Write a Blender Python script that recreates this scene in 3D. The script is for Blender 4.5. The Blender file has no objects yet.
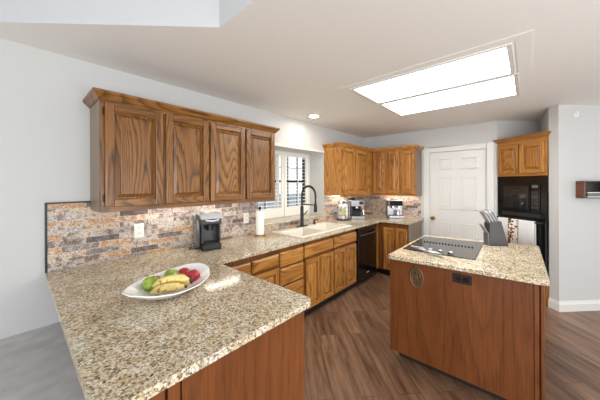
import bpy, bmesh, math, random
from mathutils import Vector, Matrix
random.seed(7)
S = bpy.context.scene
COL = S.collection
PI = math.pi

# ------------------------------------------------------------------ camera, world, exposure
cam_d = bpy.data.cameras.new('camera'); cam = bpy.data.objects.new('camera', cam_d); COL.objects.link(cam)
yaw, roll = math.radians(41.735), math.radians(-0.2194)
fw = Vector((math.cos(yaw), math.sin(yaw), 0)); rt = Vector((math.sin(yaw), -math.cos(yaw), 0)); up = Vector((0, 0, 1))
r2 = rt * math.cos(roll) + up * math.sin(roll); u2 = -rt * math.sin(roll) + up * math.cos(roll)
M = Matrix((r2, u2, -fw)).transposed().to_4x4(); M.translation = (0, -2.4676, 1.5175)
cam.matrix_world = M
cam_d.sensor_width = 36; cam_d.lens = 254.92 / 600 * 36; cam_d.shift_y = -(200 - 183.9) / 600
cam_d.clip_start = .05
S.camera = cam

W = bpy.data.worlds.new('world'); S.world = W; W.use_nodes = True
bg = W.node_tree.nodes['Background']; bg.inputs[0].default_value = (.93, .97, 1, 1); bg.inputs[1].default_value = 1.0
S.view_settings.view_transform = 'Standard'; S.view_settings.look = 'None'
S.view_settings.exposure = 0.70; S.view_settings.gamma = 1.0
S.view_settings.use_curve_mapping = False
def area(name, loc, aim, size, power, col):
    l = bpy.data.lights.new(name, 'AREA'); l.shape = 'RECTANGLE'; l.size, l.size_y = size; l.energy = power; l.color = col
    o = bpy.data.objects.new(name, l); COL.objects.link(o); o.location = loc
    o.rotation_euler = (Vector(aim)-Vector(loc)).to_track_quat('-Z', 'Y').to_euler()
# added fill lights, out of view behind the camera, to brighten the ceiling
area('ceiling_fill_near', (-1.2, -3.8, 1.3), (1.6, -1.6, 2.6), (1.6, 1.2), 38, (.94, .97, 1))
area('ceiling_fill_far', (.9, -4.5, .9), (3.2, -1.4, 2.6), (1.6, 1.0), 24, (.95, .97, 1))
S.cycles.max_bounces = 10; S.cycles.diffuse_bounces = 6
LAMP = 6.0       # troffer diffusers
CANS = 95.0
STRIP = 11.0

# ------------------------------------------------------------------ materials
def lin(c):
    return tuple(((v/255)/12.92 if v/255 <= .04045 else ((v/255+.055)/1.055)**2.4) for v in c) + (1,)
def mat(name, rgb=None, rough=.5, metal=0, spec=.5, emit=0, alpha=1, trans=0, coat=0):
    m = bpy.data.materials.new(name); m.use_nodes = True
    p = m.node_tree.nodes['Principled BSDF']
    if rgb: p.inputs['Base Color'].default_value = lin(rgb)
    p.inputs['Roughness'].default_value = rough; p.inputs['Metallic'].default_value = metal
    p.inputs['Specular IOR Level'].default_value = spec
    p.inputs['Transmission Weight'].default_value = trans; p.inputs['Coat Weight'].default_value = coat
    if emit:
        p.inputs['Emission Color'].default_value = lin(rgb); p.inputs['Emission Strength'].default_value = emit
    return m
def nd(m, t, **k):
    n = m.node_tree.nodes.new(t)
    for a, v in k.items():
        if a.startswith('i_'): n.inputs[a[2:].replace('_', ' ')].default_value = v
        else: setattr(n, a, v)
    return n
def lk(m, a, b): m.node_tree.links.new(a, b)
def ramp(m, fac, stops, interp='LINEAR'):
    n = nd(m, 'ShaderNodeValToRGB'); cr = n.color_ramp; cr.interpolation = interp
    while len(cr.elements) < len(stops): cr.elements.new(.5)
    for e, (p, c) in zip(cr.elements, stops): e.position = p; e.color = lin(c)
    lk(m, fac, n.inputs[0]); return n.outputs[0]
def mix(m, a, b, fac, blend='MIX'):
    n = nd(m, 'ShaderNodeMix', data_type='RGBA', blend_type=blend)
    for s, v in ((6, a), (7, b)):
        if hasattr(v, 'links'): lk(m, v, n.inputs[s])
        else: n.inputs[s].default_value = lin(v)
    if hasattr(fac, 'links'): lk(m, fac, n.inputs[0])
    else: n.inputs[0].default_value = fac
    return n.outputs[2]
def mth(m, op, a, b=0):
    n = nd(m, 'ShaderNodeMath', operation=op)
    for s, v in ((0, a), (1, b)):
        if hasattr(v, 'links'): lk(m, v, n.inputs[s])
        else: n.inputs[s].default_value = v
    return n.outputs[0]
def coords(m, scale, rnd=True, rot=(0, 0, 0)):
    tc = nd(m, 'ShaderNodeTexCoord'); mp = nd(m, 'ShaderNodeMapping')
    mp.inputs['Scale'].default_value = scale; mp.inputs['Rotation'].default_value = rot
    lk(m, tc.outputs['Object'], mp.inputs[0])
    if rnd:
        oi = nd(m, 'ShaderNodeObjectInfo'); r = mth(m, 'MULTIPLY', oi.outputs['Random'], 37.)
        lk(m, r, mp.inputs['Location'])
    return mp.outputs[0]
def bump(m, h, dist=.002, strength=.4):
    b = nd(m, 'ShaderNodeBump'); b.inputs['Distance'].default_value = dist; b.inputs['Strength'].default_value = strength
    lk(m, h, b.inputs['Height']); lk(m, b.outputs[0], m.node_tree.nodes['Principled BSDF'].inputs['Normal'])
def base(m, c): lk(m, c, m.node_tree.nodes['Principled BSDF'].inputs['Base Color'])

def wood(name, axis, light, mid, dark, rough=.35, contrast=.55, rings=9, freq=4.5):
    m = mat(name, None, rough, spec=.45)
    a = {'z': (1, 1, .13), 'h': (.13, .13, 1)}[axis]
    v = coords(m, tuple(x*freq for x in a))
    n1 = nd(m, 'ShaderNodeTexNoise'); n1.inputs['Scale'].default_value = 1; n1.inputs['Detail'].default_value = .6; lk(m, v, n1.inputs[0])
    vj = coords(m, (70, 70, 9) if axis == 'z' else (9, 9, 70))
    nj = nd(m, 'ShaderNodeTexNoise'); nj.inputs['Scale'].default_value = 1; nj.inputs['Detail'].default_value = 2; lk(m, vj, nj.inputs[0])
    fr = mth(m, 'FRACT', mth(m, 'ADD', mth(m, 'MULTIPLY', n1.outputs[0], rings), mth(m, 'MULTIPLY', nj.outputs[0], .55)))
    c1 = ramp(m, fr, [(0, dark), (.22, mid), (.5, light), (.86, light), (1, dark)])
    v2 = coords(m, (130, 130, 5) if axis == 'z' else (5, 5, 130))
    n2 = nd(m, 'ShaderNodeTexNoise'); n2.inputs['Scale'].default_value = 1; n2.inputs['Detail'].default_value = 3; lk(m, v2, n2.inputs[0])
    fib = ramp(m, n2.outputs[0], [(.36, dark), (.55, light)])
    c = mix(m, mid, c1, contrast); c = mix(m, c, fib, .3)
    v3 = coords(m, (2.5, 2.5, .5) if axis == 'z' else (.5, .5, 2.5))
    n3 = nd(m, 'ShaderNodeTexNoise'); n3.inputs['Scale'].default_value = 1; lk(m, v3, n3.inputs[0])
    tone = ramp(m, n3.outputs[0], [(.3, (215, 205, 200)), (.7, (255, 255, 255))])
    c = mix(m, c, tone, 1, 'MULTIPLY'); base(m, c); bump(m, n2.outputs[0], .0006, .25)
    return m
OL, OM, OD = (206, 148, 76), (174, 116, 50), (86, 50, 18)
OAKV = wood('oak_vertical', 'z', OL, OM, OD, .35, .7, 22, 4.6)
OAKH = wood('oak_horizontal', 'h', OL, OM, OD, .35, .7, 22, 4.6)
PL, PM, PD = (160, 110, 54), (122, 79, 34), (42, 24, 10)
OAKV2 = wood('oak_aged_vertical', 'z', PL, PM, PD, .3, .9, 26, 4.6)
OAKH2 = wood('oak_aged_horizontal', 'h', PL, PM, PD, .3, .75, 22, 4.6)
OAKF = wood('oak_frame_shaded', 'z', (146, 92, 40), (124, 76, 32), (72, 40, 16), .45, .5, 22, 4.6)  # darker stain, with the shade between doors and drawers put into the colour
SIDEV = wood('grey_oak_side', 'z', (160, 142, 122), (146, 128, 108), (118, 100, 84), .4, .4)  # cabinet sides, greyer than the fronts
CHER = wood('reddish_stained_oak', 'z', (138, 82, 42), (115, 66, 31), (78, 42, 18), .35, .35, 12, 3.2)

def granite():
    m = mat('speckled_granite', None, .12, spec=.5)
    tc = nd(m, 'ShaderNodeTexCoord'); P = tc.outputs['Object']
    nz = nd(m, 'ShaderNodeTexNoise'); nz.inputs['Scale'].default_value = 55; nz.inputs['Detail'].default_value = 4; lk(m, P, nz.inputs[0])
    va = nd(m, 'ShaderNodeVectorMath', operation='SCALE'); lk(m, nz.outputs[1], va.inputs[0]); va.inputs['Scale'].default_value = .02
    vb = nd(m, 'ShaderNodeVectorMath', operation='ADD'); lk(m, P, vb.inputs[0]); lk(m, va.outputs[0], vb.inputs[1])
    vo = nd(m, 'ShaderNodeTexVoronoi'); vo.inputs['Scale'].default_value = 125; lk(m, vb.outputs[0], vo.inputs['Vector'])
    sp = nd(m, 'ShaderNodeSeparateColor'); lk(m, vo.outputs['Color'], sp.inputs[0])
    cells = ramp(m, sp.outputs[0], [(0, (62, 52, 44)), (.11, (120, 100, 78)), (.24, (174, 150, 114)), (.42, (208, 192, 158)), (.7, (222, 210, 184)), (.88, (236, 231, 218))], 'CONSTANT')
    n2 = nd(m, 'ShaderNodeTexNoise'); n2.inputs['Scale'].default_value = 16; n2.inputs['Detail'].default_value = 5; lk(m, P, n2.inputs[0])
    cloud = ramp(m, n2.outputs[0], [(.35, (186, 160, 122)), (.5, (216, 202, 172)), (.65, (234, 228, 214))])
    c = mix(m, cells, cloud, .3)
    n3 = nd(m, 'ShaderNodeTexNoise'); n3.inputs['Scale'].default_value = 130; n3.inputs['Detail'].default_value = 3; lk(m, P, n3.inputs[0])
    fl = ramp(m, n3.outputs[0], [(.36, (84, 72, 62)), (.45, (255, 255, 255))])
    c = mix(m, c, fl, .75, 'MULTIPLY'); base(m, c)
    return m
GRAN = granite()

def tiles():
    m = mat('ledger_stone_mosaic', None, .55, spec=.35)
    tc = nd(m, 'ShaderNodeTexCoord'); s = nd(m, 'ShaderNodeSeparateXYZ'); lk(m, tc.outputs['Object'], s.inputs[0])
    cb = nd(m, 'ShaderNodeCombineXYZ'); lk(m, mth(m, 'ADD', s.outputs[0], s.outputs[1]), cb.inputs[0]); lk(m, s.outputs[2], cb.inputs[1])
    b = nd(m, 'ShaderNodeTexBrick'); lk(m, cb.outputs[0], b.inputs['Vector'])
    b.offset = .37; b.inputs['Scale'].default_value = 1; b.inputs['Brick Width'].default_value = .21; b.inputs['Row Height'].default_value = .045
    b.inputs['Mortar Size'].default_value = .002; b.inputs['Color1'].default_value = (0, 0, 0, 1); b.inputs['Color2'].default_value = (1, 1, 1, 1)
    b.inputs['Mortar'].default_value = (.72, .72, .72, 1); b.inputs['Bias'].default_value = 0
    n = nd(m, 'ShaderNodeTexNoise'); n.inputs['Scale'].default_value = 21; n.inputs['Detail'].default_value = 5; n.inputs['Roughness'].default_value = .65; lk(m, tc.outputs['Object'], n.inputs[0])
    f = mth(m, 'ADD', mth(m, 'MULTIPLY', b.outputs[0], .85), mth(m, 'MULTIPLY', n.outputs[0], .6))
    f = mth(m, 'SUBTRACT', f, .23)
    c = ramp(m, f, [(.06, (100, 88, 86)), (.2, (148, 136, 132)), (.31, (212, 202, 194)), (.4, (138, 124, 120)), (.5, (216, 198, 174)), (.59, (190, 138, 92)), (.67, (220, 206, 190)), (.78, (118, 100, 94)), (.88, (188, 176, 170)), (1, (204, 160, 114))])
    n2 = nd(m, 'ShaderNodeTexNoise'); n2.inputs['Scale'].default_value = 90; n2.inputs['Detail'].default_value = 5; lk(m, tc.outputs['Object'], n2.inputs[0])
    sh = ramp(m, n2.outputs[0], [(.34, (150, 138, 138)), (.5, (255, 255, 255))])
    c = mix(m, c, sh, .8, 'MULTIPLY'); base(m, c)
    bump(m, mth(m, 'ADD', b.outputs[0], n.outputs[0]), .004, .5)
    return m
TILE = tiles()

def planks():
    m = mat('wood_look_plank_floor', None, .33, spec=.45)
    v = coords(m, (1, 1, 1), False, (0, 0, math.radians(-46)))
    b = nd(m, 'ShaderNodeTexBrick'); lk(m, v, b.inputs['Vector']); b.offset = .37
    b.inputs['Scale'].default_value = 1; b.inputs['Brick Width'].default_value = 1.2; b.inputs['Row Height'].default_value = .16
    b.inputs['Mortar Size'].default_value = .0018; b.inputs['Color1'].default_value = (0, 0, 0, 1); b.inputs['Color2'].default_value = (1, 1, 1, 1); b.inputs['Mortar'].default_value = (.0, .0, .0, 1)
    mp = nd(m, 'ShaderNodeMapping'); mp.inputs['Scale'].default_value = (1.6, 14, 1); lk(m, v, mp.inputs[0])
    add = nd(m, 'ShaderNodeVectorMath', operation='ADD'); lk(m, mp.outputs[0], add.inputs[0])
    sc = nd(m, 'ShaderNodeVectorMath', operation='SCALE'); lk(m, b.outputs[0], sc.inputs[0]); sc.inputs['Scale'].default_value = 9; lk(m, sc.outputs[0], add.inputs[1])
    n = nd(m, 'ShaderNodeTexNoise'); n.inputs['Scale'].default_value = 1.6; n.inputs['Detail'].default_value = 6; n.inputs['Roughness'].default_value = .65; lk(m, add.outputs[0], n.inputs[0])
    f = mth(m, 'ADD', mth(m, 'MULTIPLY', b.outputs[0], .14), mth(m, 'MULTIPLY', n.outputs[0], .95))
    c = ramp(m, f, [(.27, (62, 42, 30)), (.45, (104, 76, 57)), (.62, (132, 101, 79)), (.85, (162, 132, 107))])
    c = mix(m, c, (66, 50, 42), b.outputs['Fac']); base(m, c); bump(m, n.outputs[0], .001, .3)
    return m
FLOOR = planks()
def noisy(name, a, b, scale, rough, bd=0):
    m = mat(name, None, rough, spec=.3); tc = nd(m, 'ShaderNodeTexCoord')
    n = nd(m, 'ShaderNodeTexNoise'); n.inputs['Scale'].default_value = scale; n.inputs['Detail'].default_value = 5; lk(m, tc.outputs['Object'], n.inputs[0])
    base(m, ramp(m, n.outputs[0], [(.35, a), (.65, b)]))
    if bd: bump(m, n.outputs[0], bd, .5)
    return m
CARPET = noisy('grey_carpet', (184, 183, 182), (204, 203, 202), 9, .9, .004)
WALL = noisy('wall_paint', (199, 199, 197), (202, 202, 200), 220, .6, .0006)
CEIL = noisy('ceiling_paint', (234, 231, 226), (237, 234, 229), 180, .7, .0006)
TRAYP = noisy('tray_paint', (200, 201, 202), (203, 204, 205), 180, .7)
WHITE = mat('white_trim_paint', (222, 221, 216), .35)
SHUT = mat('shutter_white', (240, 238, 230), .35)
BLACK = mat('black_gloss', (14, 14, 15), .12, spec=.6)
BLKM = mat('matte_black', (26, 26, 27), .45)
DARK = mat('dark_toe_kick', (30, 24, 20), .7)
GLASSB = mat('black_glass', (40, 39, 38), .05, spec=.7)
STEEL = mat('brushed_steel', (176, 176, 178), .3, 1)
CHROME = mat('chrome', (225, 225, 228), .08, 1)
SILV = mat('silver_plastic', (208, 210, 213), .25, .25)
GREY = mat('grey_plastic', (96, 96, 98), .4)
CHAR = mat('charcoal_plastic', (64, 61, 60), .35)
SINKM = mat('cream_composite', (236, 230, 218), .25)
PORC = mat('white_porcelain', (250, 250, 250), .15)
PAPER = noisy('paper_towel', (240, 238, 232), (248, 246, 240), 60, .9, .002)
GOLD = mat('antique_brass', (176, 138, 74), .3, 1)
BRONZE = mat('dark_bronze', (56, 44, 36), .4, .8)
MEDAL = mat('aged_pewter', (112, 92, 66), .5, .5)
PLATE_B = mat('dark_brown_plastic', (38, 26, 24), .35)
IVORY = mat('ivory_plastic', (236, 234, 226), .35)
GLASS = mat('window_glass', (255, 255, 255), 0, trans=1)
LIGHT = mat('diffuser_glow', (255, 253, 250), .5, emit=LAMP)
CANL = mat('can_lens_glow', (255, 240, 215), .5, emit=CANS)
STRL = mat('strip_lens_glow', (255, 246, 232), .5, emit=STRIP)
LCD = mat('lcd_glow', (80, 100, 104), .3, emit=.05)
WALN = wood('walnut_shelf', 'h', (120, 78, 54), (100, 62, 42), (62, 36, 24), .4, .4)
SHELFB = mat('espresso_board', (46, 36, 32), .5)
FENCE = noisy('grey_blue_fence', (150, 164, 186), (170, 182, 202), 5, .8)
GROUND = noisy('outdoor_paving', (190, 190, 188), (206, 206, 204), 4, .9)
def fruit(name, a, b, sc, pos=(.4, .65), rough=.3):
    m = mat(name, None, rough, spec=.45); v = coords(m, (1, 1, 1))
    n = nd(m, 'ShaderNodeTexNoise'); n.inputs['Scale'].default_value = sc; n.inputs['Detail'].default_value = 5; lk(m, v, n.inputs[0])
    base(m, ramp(m, n.outputs[0], [(pos[0], a), (pos[1], b)])); return m
GAPPLE = fruit('green_apple_skin', (126, 156, 44), (172, 196, 84), 30)
RAPPLE = fruit('red_apple_skin', (156, 40, 50), (214, 78, 82), 40)
BANANA = fruit('banana_peel', (146, 100, 44), (228, 204, 128), 55, (.34, .44), .45)
STEM = mat('brown_stem', (80, 58, 34), .8)
STICK = mat('sticker_pale', (214, 232, 224), .4)
TOWEL = noisy('white_terry', (226, 226, 224), (244, 244, 242), 160, .95, .003)
def print_mat():
    m = mat('fruit_print_cloth', None, .9); tc = nd(m, 'ShaderNodeTexCoord')
    v = nd(m, 'ShaderNodeTexVoronoi'); v.inputs['Scale'].default_value = 38; lk(m, tc.outputs['Object'], v.inputs['Vector'])
    s = nd(m, 'ShaderNodeSeparateColor'); lk(m, v.outputs['Color'], s.inputs[0])
    base(m, ramp(m, s.outputs[0], [(0, (170, 40, 38)), (.2, (236, 232, 222)), (.42, (70, 104, 52)), (.55, (206, 150, 60)), (.64, (240, 236, 226)), (.84, (60, 44, 40)), (.9, (238, 234, 226))], 'CONSTANT')); return m
PRINT = print_mat()

# ------------------------------------------------------------------ mesh helpers
def nb(): return bmesh.new()
def box(bm, x0, x1, y0, y1, z0, z1):
    if x0 > x1: x0, x1 = x1, x0
    if y0 > y1: y0, y1 = y1, y0
    if z0 > z1: z0, z1 = z1, z0
    v = [bm.verts.new(p) for p in ((x0, y0, z0), (x1, y0, z0), (x1, y1, z0), (x0, y1, z0), (x0, y0, z1), (x1, y0, z1), (x1, y1, z1), (x0, y1, z1))]
    for f in ((0, 3, 2, 1), (4, 5, 6, 7), (0, 1, 5, 4), (1, 2, 6, 5), (2, 3, 7, 6), (3, 0, 4, 7)): bm.faces.new([v[i] for i in f])
    return bm
def bx(*a): return box(nb(), *a)
def prism(bm, poly, a0, a1, ax='z'):
    def p(q, a): return {'z': (q[0], q[1], a), 'y': (q[0], a, q[1]), 'x': (a, q[0], q[1])}[ax]
    lo = [bm.verts.new(p(q, a0)) for q in poly]; hi = [bm.verts.new(p(q, a1)) for q in poly]
    n = len(poly); bm.faces.new(lo[::-1]); bm.faces.new(hi)
    for i in range(n): bm.faces.new((lo[i], lo[(i+1) % n], hi[(i+1) % n], hi[i]))
    return bm
def lathe(bm, prof, seg=24, c=(0, 0, 0), ax='z'):
    rings = []
    def mp(x, y, z): return {'z': (c[0]+x, c[1]+y, c[2]+z), 'y': (c[0]+x, c[1]+z, c[2]+y), 'x': (c[0]+z, c[1]+x, c[2]+y)}[ax]
    for r, z in prof:
        if r < 1e-5: rings.append([bm.verts.new(mp(0, 0, z))])
        else: rings.append([bm.verts.new(mp(r*math.cos(2*PI*k/seg), r*math.sin(2*PI*k/seg), z)) for k in range(seg)])
    for a, b in zip(rings, rings[1:]):
        for k in range(seg):
            k2 = (k+1) % seg
            if len(a) == 1 and len(b) > 1: bm.faces.new((a[0], b[k], b[k2]))
            elif len(b) == 1 and len(a) > 1: bm.faces.new((a[k], a[k2], b[0]))
            elif len(a) > 1: bm.faces.new((a[k], a[k2], b[k2], b[k]))
    return bm
def cyl(bm, c, r, z0, z1, seg=20, ax='z'): return lathe(bm, [(0, z0), (r, z0), (r, z1), (0, z1)], seg, c, ax)
def tube(bm, pts, rad, seg=10):
    pts = [Vector(p) for p in pts]; n = len(pts)
    if not isinstance(rad, (list, tuple)): rad = [rad]*n
    t0 = (pts[1]-pts[0]).normalized(); ref = Vector((0, 0, 1)) if abs(t0.z) < .9 else Vector((1, 0, 0))
    nx = t0.cross(ref).normalized(); rings = []
    for i, p in enumerate(pts):
        t = (pts[min(i+1, n-1)]-pts[max(i-1, 0)]).normalized()
        nx = (nx - t*nx.dot(t)).normalized(); ny = t.cross(nx)
        rings.append([bm.verts.new(p + (nx*math.cos(2*PI*k/seg)+ny*math.sin(2*PI*k/seg))*rad[i]) for k in range(seg)])
    for a, b in zip(rings, rings[1:]):
        for k in range(seg): bm.faces.new((a[k], a[(k+1) % seg], b[(k+1) % seg], b[k]))
    bm.faces.new(rings[0][::-1]); bm.faces.new(rings[-1]); return bm
def sweep(bm, path, prof):
    """profile (out, z) along an open plan path; out is to the right of travel"""
    P = [Vector(p) for p in path]; n = len(P); rings = []
    for i in range(n):
        ds = []
        if i > 0: ds.append((P[i]-P[i-1]).normalized())
        if i < n-1: ds.append((P[i+1]-P[i]).normalized())
        ns = [Vector((d.y, -d.x)) for d in ds]
        if len(ns) == 2: m = ns[0]+ns[1]; m = m / (m.dot(ns[0]))
        else: m = ns[0]
        rings.append([bm.verts.new((P[i].x+m.x*o, P[i].y+m.y*o, z)) for o, z in prof])
    k = len(prof)
    for a, b in zip(rings, rings[1:]):
        for j in range(k): bm.faces.new((a[j], a[(j+1) % k], b[(j+1) % k], b[j]))
    bm.faces.new(rings[0][::-1]); bm.faces.new(rings[-1]); return bm
def holed(bm, outer, holes, z0, z1):
    """flat slab with holes"""
    def loop(poly, z):
        v = [bm.verts.new((p[0], p[1], z)) for p in poly]
        return v, [bm.edges.new((v[i], v[(i+1) % len(v)])) for i in range(len(v))]
    for z in ((z0, z1) if z1 is not None else (z0,)):
        es = []
        for poly in [outer]+holes: es += loop(poly, z)[1]
        bmesh.ops.triangle_fill(bm, use_beauty=True, edges=es)
    if z1 is not None:
        bm.verts.ensure_lookup_table(); bm.edges.ensure_lookup_table(); k = 0
        tot = sum(len(p) for p in [outer]+holes); vs = list(bm.verts)
        for poly in [outer]+holes:
            n = len(poly)
            for i in range(n):
                a, b = vs[k+i], vs[k+(i+1) % n]; bm.faces.new((a, b, vs[tot+k+(i+1) % n], vs[tot+k+i]))
            k += n
    return bm
def obj(name, bm, m, parent=None, bev=0, smooth=False, seg=2, at=None, ang=35):
    if at is not None: bmesh.ops.translate(bm, verts=bm.verts, vec=-Vector(at))
    bmesh.ops.remove_doubles(bm, verts=bm.verts, dist=1e-6)
    bmesh.ops.recalc_face_normals(bm, faces=bm.faces)
    me = bpy.data.meshes.new(name); bm.to_mesh(me); bm.free()
    for mm in (m if isinstance(m, list) else [m]): me.materials.append(mm)
    o = bpy.data.objects.new(name, me); COL.objects.link(o)
    if parent: o.parent = parent
    if at is not None: o.location = at
    if smooth:
        for p in me.polygons: p.use_smooth = True
        try: me.set_sharp_from_angle(angle=math.radians(ang))
        except Exception: pass
    if bev:
        b = o.modifiers.new('bevel', 'BEVEL'); b.width = bev; b.segments = seg; b.limit_method = 'ANGLE'; b.angle_limit = math.radians(40)
    return o
def tag(o, label, cat, group=None, kind=None):
    if label: o['label'] = label
    if cat: o['category'] = cat
    if group: o['group'] = group
    if kind: o['kind'] = kind
    return o
def thing(name, label, cat, loc=(0, 0, 0), rotz=0, group=None):
    o = bpy.data.objects.new(name, None); COL.objects.link(o); o.location = loc; o.rotation_euler = (0, 0, rotz); o.empty_display_size = .05
    return tag(o, label, cat, group)
def solo(name, bm, m, label, cat, at, group=None, **k):
    return tag(obj(name, bm, m, None, at=at, **k), label, cat, group)
def struct(name, bm, m, parent=None, **k):
    o = obj(name, bm, m, parent, **k); o['kind'] = 'structure'; return o
def dup(root, loc, rotz=0, label=None):
    r = root.copy(); COL.objects.link(r); r.location = loc; r.rotation_euler = (0, 0, rotz)
    if label: r['label'] = label
    for ch in list(root.children):
        c = ch.copy(); COL.objects.link(c); c.parent = r
        for g in list(ch.children):
            d = g.copy(); COL.objects.link(d); d.parent = c
    return r
K = .9157      # counter top height
KB = K-.032    # counter underside

# ------------------------------------------------------------------ the shell
struct('floor', bx(-3, 7, -6, .36, -.1, 0), FLOOR)
struct('floor_left', bx(-3, .29, -1.6, 0, 0.001, .55), CARPET)
# sink wall with the window opening
WX0, WX1, WZ0, WZ1, WY = 1.98, 3.345, 1.0, 2.02, .36
b = nb(); box(b, -3, WX0, 0, WY, 0, 2.44); box(b, WX1, 4.9, 0, WY, 0, 2.44); box(b, WX0, WX1, 0, WY, 0, WZ0); box(b, WX0, WX1, 0, WY, WZ1, 2.44)
struct('wall_left', b, WALL)
XF = 4.742
b = nb(); box(b, XF, XF+.12, -1.215, 0, 0, 2.44); box(b, XF, XF+.12, -2.008, -1.215, 2.04, 2.44); box(b, XF, XF+.12, -2.13, -2.008, 0, 2.44)
struct('wall_back', b, WALL)
struct('wall_alcove', prism(nb(), [(4.742, -2.13), (5.175, -2.615), (5.28, -2.55), (4.87, -2.09), (4.862, -2.09), (4.862, -2.13)], 0, 2.44), WALL)
C0 = Vector((4.279, -2.744)); RU = Vector((.714, -.7)); RN = Vector((.7, .714))
pe = C0+RU*3
struct('wall_right', prism(nb(), [(4.359, -2.664), tuple(C0), tuple(pe), tuple(pe+RN*.15), (5.31, -2.72), (5.175, -2.615)], 0, 2.44), WALL)
bprof = [(0, 0), (.016, 0), (.016, .085), (.01, .1), (.006, .12), (0, .12)]
struct('baseboard_right', sweep(nb(), [(4.359, -2.664), tuple(C0), tuple(pe)][::-1], [(-o, z) for o, z in bprof][::1]), WHITE)

# ceiling: flat field with a raised tray over the camera side
tray = [(.806, -4.2), (.806, -1.118), (-.06, -.235), (-1.6, -.235), (-2.4, -1.1), (-2.4, -4.2)]
L1 = (2.165, 2.775, -2.395, -1.185); L2 = (2.795, 3.475, -2.412, -1.185)
def rect(l, g=0): return [(l[0]+g, l[2]+g), (l[1]-g, l[2]+g), (l[1]-g, l[3]-g), (l[0]+g, l[3]-g)]
b = holed(nb(), [(-3, .36), (7, .36), (7, -6), (-3, -6)], [tray, rect(L1, .012), rect(L2, .012)], 2.44, None)
struct('ceiling', b, CEIL)
b = nb(); n = len(tray)
lo = [b.verts.new((x, y, 2.44)) for x, y in tray]; hi = [b.verts.new((x, y, 2.80)) for x, y in tray]
for i in range(n): b.faces.new((lo[i], lo[(i+1) % n], hi[(i+1) % n], hi[i]))
b.faces.new(hi)
struct('ceiling_tray', b, TRAYP)

# backsplash, its black edging, the tiled ledge under the window
SD = .012
b = nb(); box(b, .150, WX0, -SD, 0, K, 1.385); box(b, WX0, WX1, -SD, 0, K, .992); box(b, WX1, XF, -SD, 0, K, 1.30)
box(b, XF-SD, XF, -1.075, -SD, K, 1.30)
struct('backsplash_left', b, TILE)
b = nb(); box(b, .138, .150, -.016, 0, K, 1.395); box(b, .150, .384, -.016, 0, 1.385, 1.395)
struct('trim_1', b, BLKM)
struct('trim_2', bx(WX0, WX1+.0, -.03, .30, .992, 1.018), GRAN, bev=.006)
struct('trim_3', bx(WX0, WX1+.03, -.012, 0, WZ1, WZ1+.035), WHITE, bev=.003)

# window: sashes with muntins, glass, sill apron
w = struct('window_1', (lambda b: (box(b, WX0, WX0+.05, .34, .40, 1.018, WZ1), box(b, WX1-.05, WX1, .34, .40, 1.018, WZ1), box(b, WX0+.05, WX1-.05, .34, .40, WZ1-.05, WZ1), box(b, WX0+.05, WX1-.05, .34, .40, 1.018, 1.07))[0])(nb()), WHITE)
b = nb(); box(b, WX0+.05, WX1-.05, .35, .39, 1.535, 1.575); box(b, 3.255, 3.29, .35, .39, 1.07, WZ1-.05)
struct('sash_rail', b, BLKM, w)
struct('mullion', bx(2.62, 2.68, .345, .395, 1.07, WZ1-.05), WHITE, w)
b = nb()
for x in (2.2, 2.42, 2.89, 3.11): box(b, x-.008, x+.008, .36, .38, 1.07, WZ1-.05)
for z in (1.3, 1.77): box(b, WX0+.05, WX1-.05, .36, .38, z-.008, z+.008)
struct('muntin', b, GREY, w)
struct('pane', bx(WX0+.05, WX1-.05, .368, .372, 1.07, WZ1-.05), GLASS, w)

# plantation shutters
def shutter(x0, x1, label):
    t = thing('plantation_shutter', label, 'shutter', (x0, .31, 1.02), 0, 'plantation shutters in the sink window')
    w_ = x1-x0; z0, z1 = 0, .985; st = .048
    for q in ((0, st), (w_-st, w_)): obj('stile', bx(*q, -.014, .014, z0, z1), SHUT, t, bev=.002)
    for q in ((z0, .145), (.925, z1)): obj('rail', bx(st, w_-st, -.014, .014, *q), SHUT, t, bev=.002)
    k = 0; z = .18
    l0 = None
    while z < .91:
        if l0 is None:
            b = nb(); a = math.radians(4); ca, sa = math.cos(a)*.03, math.sin(a)*.03
            prism(b, [(-ca, -sa-.003), (ca, sa-.003), (ca, sa+.003), (-ca, -sa+.003)], st+.001, w_-st-.001, 'x'); l0 = obj('louver', b, SHUT, t); l0.location = (0, 0, z)
        else:
            c = l0.copy(); COL.objects.link(c); c.parent = t; c.location = (0, 0, z)
        z += .056
    obj('tilt_rod', bx(w_/2-.006, w_/2+.006, -.044, -.034, .16, .92), SHUT, t)
shutter(WX0+.005, 2.735, 'white plantation shutter leaf half hidden behind the upper cabinets, left of window')
shutter(2.745, 3.30, 'white plantation shutter leaf behind the black faucet, right half of window')
struct('trim_5', (lambda b: (box(b, 3.30, WX1, .296, .33, 1.018, WZ1), box(b, WX0, 3.30, .296, .33, 2.006, WZ1))[0])(nb()), WHITE)

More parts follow.
